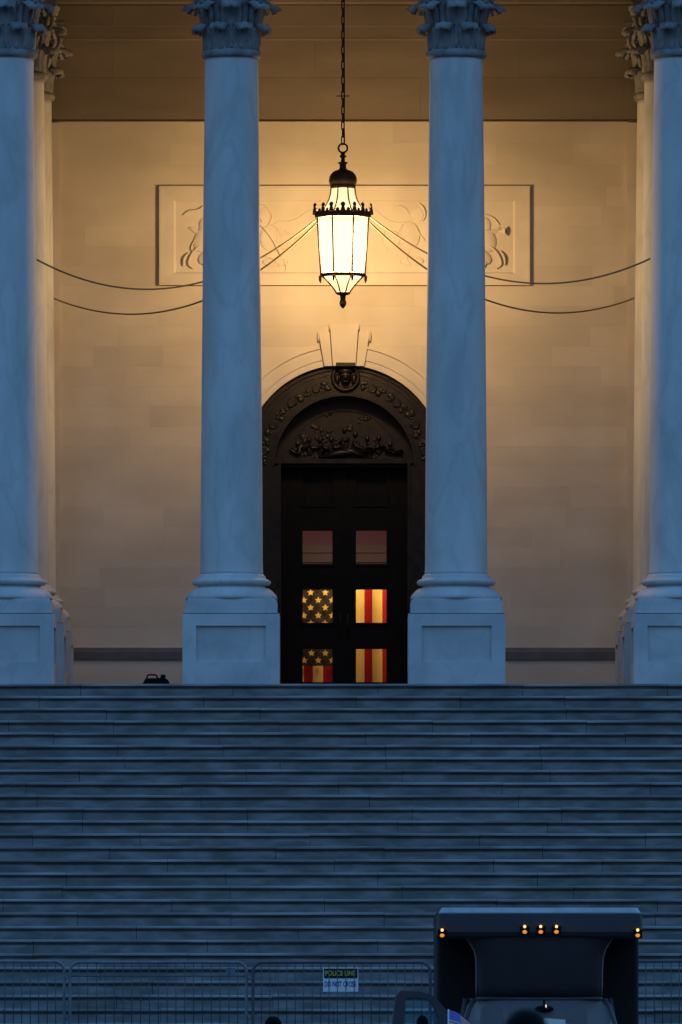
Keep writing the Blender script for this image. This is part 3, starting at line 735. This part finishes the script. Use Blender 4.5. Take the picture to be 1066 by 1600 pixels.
# stay cables from the lantern crown to the columns
def cable(x0, y0, v, k, xe, de, label):
    pts = []; n = 48
    for i in range(n + 1):
        t = i / n; x = x0 + (xe - x0) * t; y = v[1] - k * (x - v[0]) ** 2; d = LDp - .15 + (de - LDp + .15) * t
        pts.append((X(x, d), Yd(d), Z(y, d)))
    m = MB(); m.tube(pts, .0125, 6); tag(m.obj('stay_cable', M_cable), label, 'cable', 'stay cables holding the lantern')
cable(493, 345, (230, 452), .00156, 58, 120.15, 'upper of two sagging cables from the lantern to the left columns')
cable(496, 352, (205, 491), .00169, 84, 125.5, 'lower of two sagging cables from the lantern to the left columns')
cable(579, 340, (850, 443), .00141, 1016, 120.15, 'upper of two sagging cables from the lantern to the right columns')
cable(577, 350, (872, 489), .00163, 991, 125.5, 'lower of two sagging cables from the lantern to the right columns')

# ------------------------------------------------------------------ case on the top step
d = 119.05; bx = lambda x: X(x, d) - X(243, d); bz = lambda y: Z(y, d) - Z(1069, d)
case = thing('equipment_case', 'small black equipment case with a carrying handle on the top step', 'case', (X(243, d), Yd(d), H))
m = MB(); out_ = [(222, 1071), (263.5, 1071), (265, 1066), (262, 1061.5), (256, 1058.5), (253, 1057.5), (249, 1059.5), (228, 1060), (226, 1063)]
m.prism([(bx(a), bz(b) + .0) for a, b in out_][::-1], -.11, .11); m.obj('case_body', M_black, case)
m = MB(); m.tube([(bx(229.5), 0, bz(1061)), (bx(230.5), 0, bz(1055.5)), (bx(232), 0, bz(1054)), (bx(243), 0, bz(1054)), (bx(245), 0, bz(1055.5)), (bx(247), 0, bz(1061))], .011, 8); m.obj('handle', M_black, case)
m = MB(); m.lathe([(.03, 0), (.035, .01), (.035, .04), (.025, .05)], 12, (bx(255), 0, bz(1059.5))); m.obj('knob', M_black, case)

# ------------------------------------------------------------------ crowd barriers on the landing, warning sign
BD = 107.45; by_ = Yd(BD); LZ = H - 28 * R_
def barrier(xa, xb, tubem, barm, label, extra=False):
    x0, x1 = X(xa, BD), X(xb, BD); W = x1 - x0; c = .115
    b = thing('crowd_barrier', label, 'barrier', ((x0 + x1) / 2, by_, LZ), 0, 'crowd barriers across the steps')
    b.rotation_euler.z = random.uniform(-.035, .035)
    h0, h1 = .16, Z(1503, BD) - LZ + random.uniform(-.012, .008); hw = W / 2 - .02
    pts = []
    for cx_, cz_, a0 in ((hw - c, h1 - c, 0), (-hw + c, h1 - c, PI / 2), (-hw + .05, h0 + .05, PI), (hw - .05, h0 + .05, 1.5 * PI)):
        rr = c if cz_ > .5 else .05
        pts += [(cx_ + rr * math.cos(a0 + PI / 2 * i / 5), 0, cz_ + rr * math.sin(a0 + PI / 2 * i / 5)) for i in range(6)]
    m = MB(); m.tube(pts, .019, 8, closed=True); m.obj('tube_frame', tubem, b)
    nb = round(W / .107); m = MB(); m.tube([(0, 0, h0), (0, 0, h1)], .0065, 6); bar = m.mesh('bar', barm)
    for i in range(1, nb):
        x = -hw + 2 * hw * i / nb
        if abs(x) > hw - .06: continue
        link('bar', bar, b, (x, 0, 0))
    if extra:
        m = MB(); m.tube([(-hw, 0, h1 - .17), (hw, 0, h1 - .17)], .008, 6); m.obj('cross_rail', barm, b)
    for s in (-1, 1):
        m = MB(); fx = s * (hw - .3); m.box(fx - .03, fx + .03, -.3, .3, .005, .02); m.box(fx - .02, fx + .02, -.02, .02, .02, h0); m.obj('foot', tubem, b)
        m = MB()
        for zh in (h1 - .2, h1 - .68):
            m.tube([(s * hw, 0, zh), (s * (hw + .045), 0, zh), (s * (hw + .045), 0, zh + .03)], .012, 6)
        m.obj('hook', M_galv, b)
    return b
barrier(-180, 103, M_galv, M_darktube, 'crowd barrier cut off by the left picture edge')
bB = barrier(107, 388, M_galv, M_darktube, 'complete pale crowd barrier with rounded top corners left of the police line sign', True)
barrier(393, 675, M_darktube, M_darktube, 'dark crowd barrier carrying the police line sign')
barrier(680, 962, M_darktube, M_darktube, 'crowd barrier mostly hidden behind the box truck')
barrier(967, 1249, M_darktube, M_darktube, 'crowd barrier cut off by the right picture edge beside the truck')
m = MB(); m.box(X(353, BD) - bB.location.x, X(368, BD) - bB.location.x, .012, .018, Z(1524, BD) - LZ, Z(1512, BD) - LZ); m.obj('plate', M_plate, bB)

def text_mesh(body, size, m, name, parent, loc, wid, hgt):
    cu = bpy.data.curves.new(name, 'FONT'); cu.body = body; cu.size = size; cu.align_x = 'CENTER'; cu.align_y = 'CENTER'; cu.extrude = .0008; cu.offset = .002
    t = bpy.data.objects.new(name, cu); COL.objects.link(t)
    dg = bpy.context.evaluated_depsgraph_get(); me = bpy.data.meshes.new_from_object(t.evaluated_get(dg))
    bpy.data.objects.remove(t)
    xs_ = [v.co.x for v in me.vertices]; zs_ = [v.co.y for v in me.vertices]
    sx, sz = wid / (max(xs_) - min(xs_)), hgt / (max(zs_) - min(zs_)); cx_, cz_ = (max(xs_) + min(xs_)) / 2, (max(zs_) + min(zs_)) / 2
    for v in me.vertices: v.co = ((v.co.x - cx_) * sx, -v.co.z, (v.co.y - cz_) * sz)
    me.materials.clear(); me.materials.append(m)
    return link(name, me, parent, loc)
SD = BD + .03
sg = thing('police_sign', 'black and white POLICE LINE DO NOT CROSS sign fixed behind the barrier bars', 'sign', (X(532, SD), Yd(SD), Z(1549.5, SD)))
sx0, sx1 = X(505, SD) - X(532, SD), X(560, SD) - X(532, SD); zz_ = lambda y: Z(y, SD) - Z(1549.5, SD)
m = MB(); m.box(sx0, sx1, 0, .006, 0, zz_(1511)); m.obj('sign_board', M_signw, sg)
m = MB(); m.box(sx0 + .012, sx1 - .010, -.004, -.001, zz_(1528.5), zz_(1513.5)); m.obj('black_band', M_signk, sg)
text_mesh('POLICE LINE', .1, M_signy, 'lettering', sg, (0, -.0055, zz_(1520.5)), PX(47, SD), PX(8, SD))
text_mesh('DO NOT CROSS', .1, M_signb, 'lettering', sg, (0, -.002, zz_(1537.5)), PX(49, SD), PX(8.5, SD))

# ------------------------------------------------------------------ box truck
TD_ = 98.5; s1 = TD_ / F; tx = X(844, TD_); ty = Yd(TD_)
trk = thing('box_truck', 'dark box truck with amber roof lights and its side door open', 'truck', (tx, ty, 0))
tz = lambda y: Z(y, TD_); tw = lambda n: n * s1
HW = tw(160)
m = MB()                                            # cargo box with rounded vertical edges
def rrect(hw, y0, y1, r, z, n=4):
    pts = []
    for cx_, cy_, a in ((hw - r, y0 + r, -PI / 2), (hw - r, y1 - r, 0), (-hw + r, y1 - r, PI / 2), (-hw + r, y0 + r, PI)):
        pts += [(cx_ + r * math.cos(a + PI / 2 * i / n), cy_ + r * math.sin(a + PI / 2 * i / n), z) for i in range(n + 1)]
    return pts
m.rings([rrect(HW, 1.25, 4.35, .05, .75), rrect(HW, 1.25, 4.35, .05, tz(1463)), rrect(HW, 1.25, 4.35, .05, tz(1424)), rrect(HW - .04, 1.28, 4.32, .05, tz(1418.5))], True, True, False)
m.obj('cargo_box', M_box, trk)
m = MB()                                            # overhang above the cab, full width, soft lower edge
m.rings([rrect(HW - .06, .10, 1.249, .07, tz(1466)), rrect(HW - .01, .03, 1.249, .07, tz(1462)), rrect(HW, .0, 1.249, .07, tz(1456)), rrect(HW, .0, 1.249, .07, tz(1428)), rrect(HW - .015, .02, 1.249, .07, tz(1426))], True, True, False)
m.obj('overhang', M_paint, trk)
m = MB(); m.rings([rrect(HW - .016, .021, 1.249, .07, tz(1425.9)), rrect(HW - .05, .10, 1.249, .07, tz(1418))], True, True, False); m.obj('roof_edge', M_sheentrim, trk)  # lightened in place of sky reflected by the sloping edge
m = MB()                                            # fairing narrowing down to the cab roof
def fs(hw, yf, z, n=12): return [(hw * math.cos(PI * i / n), yf + .16 * (1 - math.sin(PI * i / n)) ** 1.5, z) for i in range(n + 1)] + [(-hw, 1.24, z), (hw, 1.24, z)]
lst = [(1461.5, 116, .06), (1466, 113.5, .07), (1474, 108, .085), (1484, 102, .11), (1496, 99, .15), (1515, 98, .21), (1540, 98, .30), (1558, 97, .36)]
m.rings([fs(tw(hw), yf, tz(y)) for y, hw, yf in lst][::-1], True, True, True); m.obj('cab_fairing', M_paint, trk)
for s in (-1, 1):
    m = MB(); m.tube([(s * tw(hw + .6), yf + .15, tz(y)) for y, hw, yf in lst], .009, 6); m.obj('fairing_trim', M_sheentrim, trk)
ml = MB(); ml.ball((0, 0, 0), .016, (1, .7, 1.1), 10, 6)
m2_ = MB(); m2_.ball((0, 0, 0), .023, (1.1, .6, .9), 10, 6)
mh, ma = ml.mesh('bulb', M_amberhot), m2_.mesh('lens', M_amber)  # 'lens' is the added dome painted as the bulb's reflection
mb_ = MB(); mb_.box(-.05, .05, 0, .02, -.06, .04); hsg = mb_.mesh('marker_light', M_black)
for xx, yy in ((820, 1448.5), (845, 1448.5), (869.5, 1448.5), (691, 1454), (996.5, 1454)):
    o = link('marker_light', hsg, trk, ((xx - 844) * s1, -.021, tz(yy + 4)))
    link('bulb', mh, o, (0, -.012, .034)); link('lens', ma, o, (0, -.012, -.026))  # lower glowing dome is added as the bulb's reflection in the paint
# cab
m = MB()
secs = [(-1.52, .80, .55, .98), (-1.46, .90, .45, 1.04), (-1.0, .95, .42, 1.12), (-.42, .97, .42, 1.20), (-.30, .97, .42, 1.24), (1.24, .97, .42, 1.24)]
m.rings([[(-hw, y, z0_), (hw, y, z0_), (hw, y, z1_ - .1), (hw - .1, y, z1_), (-hw + .1, y, z1_), (-hw, y, z1_ - .1)] for y, hw, z0_, z1_ in secs], True, True, False)
m.obj('cab_body', M_paint, trk)
ZR = tz(1560)
m = MB(); m.rings([rrect(.71, .40, 1.24, .10, ZR - .03), rrect(.72, .34, 1.24, .12, ZR), rrect(.69, .40, 1.24, .12, ZR + .02)], True, True, True); m.obj('cab_roof', M_paint, trk)
wl = [(1.24, -.36, .93, .14), (1.45, -.17, .885, .13), (1.735, .09, .815, .12), (1.92, .25, .755, .11), (ZR - .02, .33, .70, .10)]   # z, y centre, half width, wrap
def wrow(z, yc, hw, wr, n=10, o=0): return [(hw * (-1 + 2 * i / n), yc + o + wr * abs(-1 + 2 * i / n) ** 2.4, z) for i in range(n + 1)]
m = MB(); m.rings([wrow(*a) for a in wl], False, False, True, False); m.obj('windshield', M_wind, trk)
m = MB()
for s in (-1, 1):
    m.tube([(s * (hw + .025), yc + wr + .03, z) for z, yc, hw, wr in wl], .034, 8)
    m.tube([(s * .93, 1.15, 1.22), (s * .80, 1.15, ZR)], .05, 6)
m.tube([(x, y + .01, z + .015) for x, y, z in wrow(*wl[-1])], .022, 6); m.obj('pillar', M_paint, trk)
m = MB(); m.prism([(-.95, 1.22), (.95, 1.22), (.80, ZR), (-.80, ZR)], 1.20, 1.235); m.obj('cab_back_wall', M_cabin, trk)
m = MB(); b = m.add([(.94, -.02, 1.25), (.94, 1.12, 1.25), (.82, 1.12, ZR - .05), (.80, .52, ZR - .05)]); m.face((b, b + 1, b + 2, b + 3)); m.obj('side_window', M_wind, trk)
m = MB(); m.box(-.9, .9, -.28, .12, 1.18, 1.30); m.obj('dashboard', M_black, trk)
m = MB(); m.box(-.70, -.34, 1.165, 1.195, 1.78, 2.0); m.obj('bulkhead_panel', M_paper, trk)
for sx in (-.52, .42):
    m = MB(); m.rings([rrect(.24, .62, .86, .07, 1.0), rrect(.25, .66, .88, .07, 1.3), rrect(.22, .76, .92, .07, 1.68)], True, True, True)
    m.rings([rrect(.08, .78, .86, .03, 1.66), rrect(.135, .76, .88, .04, 1.74), rrect(.13, .78, .90, .04, 1.90), rrect(.09, .80, .88, .03, 1.94)], True, True, True)
    o = m.obj('seat', M_seat, trk); o.location.x = sx
m = MB(); m.box(-.10, .14, -.05, -.04, 1.56, 1.80, Matrix.Rotation(.08, 4, 'Y')); m.obj('paper_notice', M_paper, trk)
m = MB(); m.ball((.05, .16, ZR - .12), .05, (2.2, .5, .8)); m.tube([(.05, .20, ZR - .1), (.05, .32, ZR - .02)], .01, 6); mr_ = m.obj('inner_mirror', M_black, trk)
m = MB(); m.ball((.07, .13, ZR - .085), .012, (.7, .5, 1.6)); m.obj('mirror_highlight', M_glint, mr_)  # glowing dot painted as the highlight on the mirror, no lamp here
m = MB(); m.tube([(-.42 + .19 * math.cos(2 * PI * i / 20), .22 + .08 * math.sin(2 * PI * i / 20), 1.42 + .17 * math.sin(2 * PI * i / 20)) for i in range(20)], .015, 6, closed=True)
o = m.obj('steering_wheel', M_black, trk); o.location.x = .84
m = MB(); m.box(-.98, .98, -1.68, -1.53, .42, .62); m.obj('bumper', M_chrome, trk)
m = MB(); m.box(-.5, .5, -1.545, -1.52, .68, .92)
for i in range(4): m.box(-.5, .5, -1.56, -1.546, .70 + .055 * i, .72 + .055 * i)
m.obj('grille', M_black, trk)
for s in (-1, 1):
    m = MB(); m.box(s * .68 - .11, s * .68 + .11, -1.55, -1.50, .70, .90); m.obj('headlight', M_chrome, trk)
for wx, wy in ((-.84, -.75), (.84, -.75), (-.84, 3.2), (.84, 3.2)):
    m = MB(); prof = [(.22, -.11), (.34, -.12), (.38, -.08), (.38, .08), (.34, .12), (.22, .11)]
    m.rings([[(z, r * math.cos(2 * PI * i / 24), r * math.sin(2 * PI * i / 24)) for i in range(24)] for r, z in prof], False, False, True)
    o = m.obj('wheel', M_rubber, trk); o.location = (wx, wy, .38)
    m = MB(); m.rings([[(z, r * math.cos(2 * PI * i / 16), r * math.sin(2 * PI * i / 16)) for i in range(16)] for r, z in ((.22, -.1), (.2, -.04), (.2, .04), (.22, .1))], True, True, True)
    m.obj('rim', M_chrome, o)
m = MB(); m.box(-.5, -.4, -1.3, 4.3, .45, .6); m.box(.4, .5, -1.3, 4.3, .45, .6); m.box(-1.1, 1.1, 4.3, 4.4, .5, .75); m.obj('chassis', M_black, trk)
# open side door, swung forward-out on the left of the picture
hx, hy = -.965, -.28
dz = lambda y: Z(y, TD_ - .3); du = lambda x: -(X(x, TD_ - .3) - tx - hx)
ang = math.radians(12)
Md = Matrix.Translation((hx, hy, 0)) @ Matrix.Rotation(ang, 4, 'Z')
outer = [(0, .52), (-.88, .52), (-.90, 1.25), (-du(611.5), dz(1600)), (-du(617), dz(1556)), (-du(624), dz(1548)), (-du(656), dz(1549.5)), (-du(678), dz(1556)), (-du(692), dz(1572)), (-du(708), dz(1592)), (-.02, 1.60), (0, 1.25)]
inner = [(-.10, 1.28), (-.80, 1.28), (-du(629), dz(1600)), (-du(632), dz(1562)), (-du(638), dz(1558)), (-du(658), dz(1559)), (-du(672), dz(1564)), (-du(680), dz(1576)), (-du(687), dz(1592)), (-.10, 1.58)]
m = MB()
m.prism([(0, .52), (0, 1.25), (-.90, 1.25), (-.88, .52)], 0, .10, Md)
fo = [outer[2]] + outer[3:11] + [outer[11]]; fi = [inner[1]] + inner[2:9] + [inner[9], inner[0]]
fi = [inner[1]] + inner[2:9] + [inner[0]]
n = len(fo); assert n == len(fo)
fi = fi + [fi[-1]] * (n - len(fi))
b = m.add([Md @ Vector((x, y, z)) for y in (0, .06) for x, z in fo] + [Md @ Vector((x, y, z)) for y in (0, .06) for x, z in fi])
for i in range(n - 1):
    m.face((b + i, b + i + 1, b + 2 * n + i + 1, b + 2 * n + i)); m.face((b + n + i, b + 3 * n + i, b + 3 * n + i + 1, b + n + i + 1))
    m.face((b + i, b + n + i, b + n + i + 1, b + i + 1)); m.face((b + 2 * n + i, b + 2 * n + i + 1, b + 3 * n + i + 1, b + 3 * n + i))
drm = m.obj('side_door', M_paint, trk); drm['label'] = 'side door swung open on the left of the truck'
m = MB(); b = m.add([Md @ Vector((x, .03, z)) for x, z in inner]); m.face([b + i for i in range(len(inner))]); m.obj('door_window', M_doorglass, drm)
m = MB(); c = Md @ Vector((-du(654), -.16, dz(1600))); m.ball(c, .075, (.9, .5, 1.35), 12, 8); m.tube([c, Md @ Vector((-du(670), -.02, 1.5)), Md @ Vector((-du(676), .02, 1.24))], .02, 6); m.obj('wing_mirror', M_black, drm)

# small flag on a stick clipped to the truck's front wing
fd = 97.6
sf = thing('small_flag', 'small stars and stripes flag on a stick in front of the open truck door', 'flag', (X(701, fd), Yd(fd), 1.06))
m = MB(); m.tube([(0, 0, 0), (0, 0, Z(1577, fd) - 1.06)], .008, 8); m.obj('stick', M_sfw, sf)
fw, fh = .30, .19; ztp = Z(1578.5, fd) - 1.06
def sfp(u, v): return (.008 + fw * u, -.012 + .018 * math.sin(u * 7), ztp - fh * v - .16 * u + .02 * math.sin(u * 5))
def patch(name, u0, u1, v0, v1, mt, dy=0):
    m = MB(); n = 8; m.rings([[(p[0], p[1] + dy, p[2]) for p in (sfp(u0 + (u1 - u0) * i / n, v) for i in range(n + 1))] for v in (v0, v1)], False, False, True, False); m.obj(name, mt, sf)
for i in range(13): patch('red_stripe' if i % 2 == 0 else 'white_stripe', .42 if i < 7 else 0, 1, i / 13, (i + 1) / 13, M_sfr if i % 2 == 0 else M_sfw)
patch('canton', 0, .42, 0, 7 / 13, M_sfb)
m = MB()
for r in range(5):
    for c in range(6):
        p = sfp(.035 + .07 * c, .05 + .105 * r); m.ball((p[0], p[1] - .002, p[2]), .0055, (1, .3, 1), 6, 4)
m.obj('star_field', M_sfw, sf)

# ------------------------------------------------------------------ people seen from behind
def person(x, y, hgt, coat, label, arm):
    k = hgt / 1.76
    root = thing('person', label, 'person', (x, y, 0), 0, 'people standing in front of the steps')
    V = []; E = []; Rr = []
    def v(p, r, par=None):
        V.append((p[0] * k, p[1] * k, p[2] * k)); Rr.append((r * k, r * k) if not isinstance(r, tuple) else (r[0] * k, r[1] * k)); i = len(V) - 1
        if par is not None: E.append((par, i))
        return i
    pel = v((0, 0, .96), (.155, .115)); wa = v((0, 0, 1.12), (.145, .105), pel); ch = v((0, .01, 1.30), (.17, .12), wa); up = v((0, 0, 1.43), (.13, .09), ch)
    nk = v((0, .005, 1.52), .055, up); hd0 = v((0, .02, 1.575), (.062, .07), nk); hd1 = v((0, .025, 1.64), (.075, .092), hd0); hd2 = v((0, .015, 1.70), (.066, .082), hd1)
    v((0, .118, 1.625), .012, hd1)
    for s in (-1, 1):
        v((s * .082, .01, 1.635), .014, hd1)
        sh = v((s * .175, 0, 1.42), .068, up); el = v((s * .24, -.02, 1.13), .046, sh)
        wr = v((s * .24, .07, .90), .03, el); pa = v((s * .238, .085, .845), (.034, .018), wr)
        for f, (dx, dy, L) in enumerate(((-.0, .036, .07), (0, .014, .08), (0, -.008, .075), (0, -.028, .06))):
            a = v((s * .238, .085 + dy, .80), .0095, pa); b_ = v((s * .234, .09 + dy, .80 - L * .5), .0085, a); v((s * .222, .094 + dy, .80 - L), .0075, b_)
        a = v((s * .228, .125, .85), .011, pa); v((s * .222, .145, .815), .009, a)
        hp = v((s * .095, 0, .90), .095, pel); kn = v((s * .105, .01, .50), .062, hp); an = v((s * .11, -.02, .09), .043, kn); ft = v((s * .12, .12, .035), (.045, .035), an)
    me = bpy.data.meshes.new('body'); me.from_pydata(V, E, []); o = link('body', me, root)
    md = o.modifiers.new('skin', 'SKIN'); md.use_smooth_shade = True
    for i, r in enumerate(Rr): me.skin_vertices[0].data[i].radius = r
    me.skin_vertices[0].data[0].use_root = True
    o.modifiers.new('sub', 'SUBSURF').levels = 1
    o.modifiers['sub'].render_levels = 1
    dg = bpy.context.evaluated_depsgraph_get(); me2 = bpy.data.meshes.new_from_object(o.evaluated_get(dg)); o.modifiers.clear(); o.data = me2
    me2.materials.clear()
    for mt in (coat, M_trou, M_skin, M_shoe): me2.materials.append(mt)
    for p in me2.polygons:
        c = p.center / k; p.use_smooth = True
        p.material_index = 3 if c.z < .075 else 2 if (c.z > 1.50 or (abs(c.x) > .2 and c.z < .89)) else 0 if (c.z > .82) else 1
    m = MB()                                        # hair cap over the back and crown
    rows_ = []
    for i in range(8):
        t = PI * .64 * i / 7
        rows_.append([((.086 * math.sin(t) + .004) * math.cos(2 * PI * j / 16) * k, (.012 + (.104 * math.sin(t) + .004) * math.sin(2 * PI * j / 16) - (.02 * i / 7)) * k,
                       (1.665 + .10 * math.cos(t) + (.035 * math.sin(2 * PI * j / 16) * (i / 7) if True else 0)) * k) for j in range(16)])
    m.rings(rows_, True, False, True); m.obj('hair', M_hair, root)
pd = 92.0; person(X(427, pd), Yd(pd), Z(1588.5, pd), M_coat1, 'person whose dark head shows below the dark barrier left of the police line sign', 0)
pd = 34.0; person(X(822, pd), Yd(pd), Z(1578, pd), M_coat2, 'person whose dark head shows in front of the truck windshield', 0)
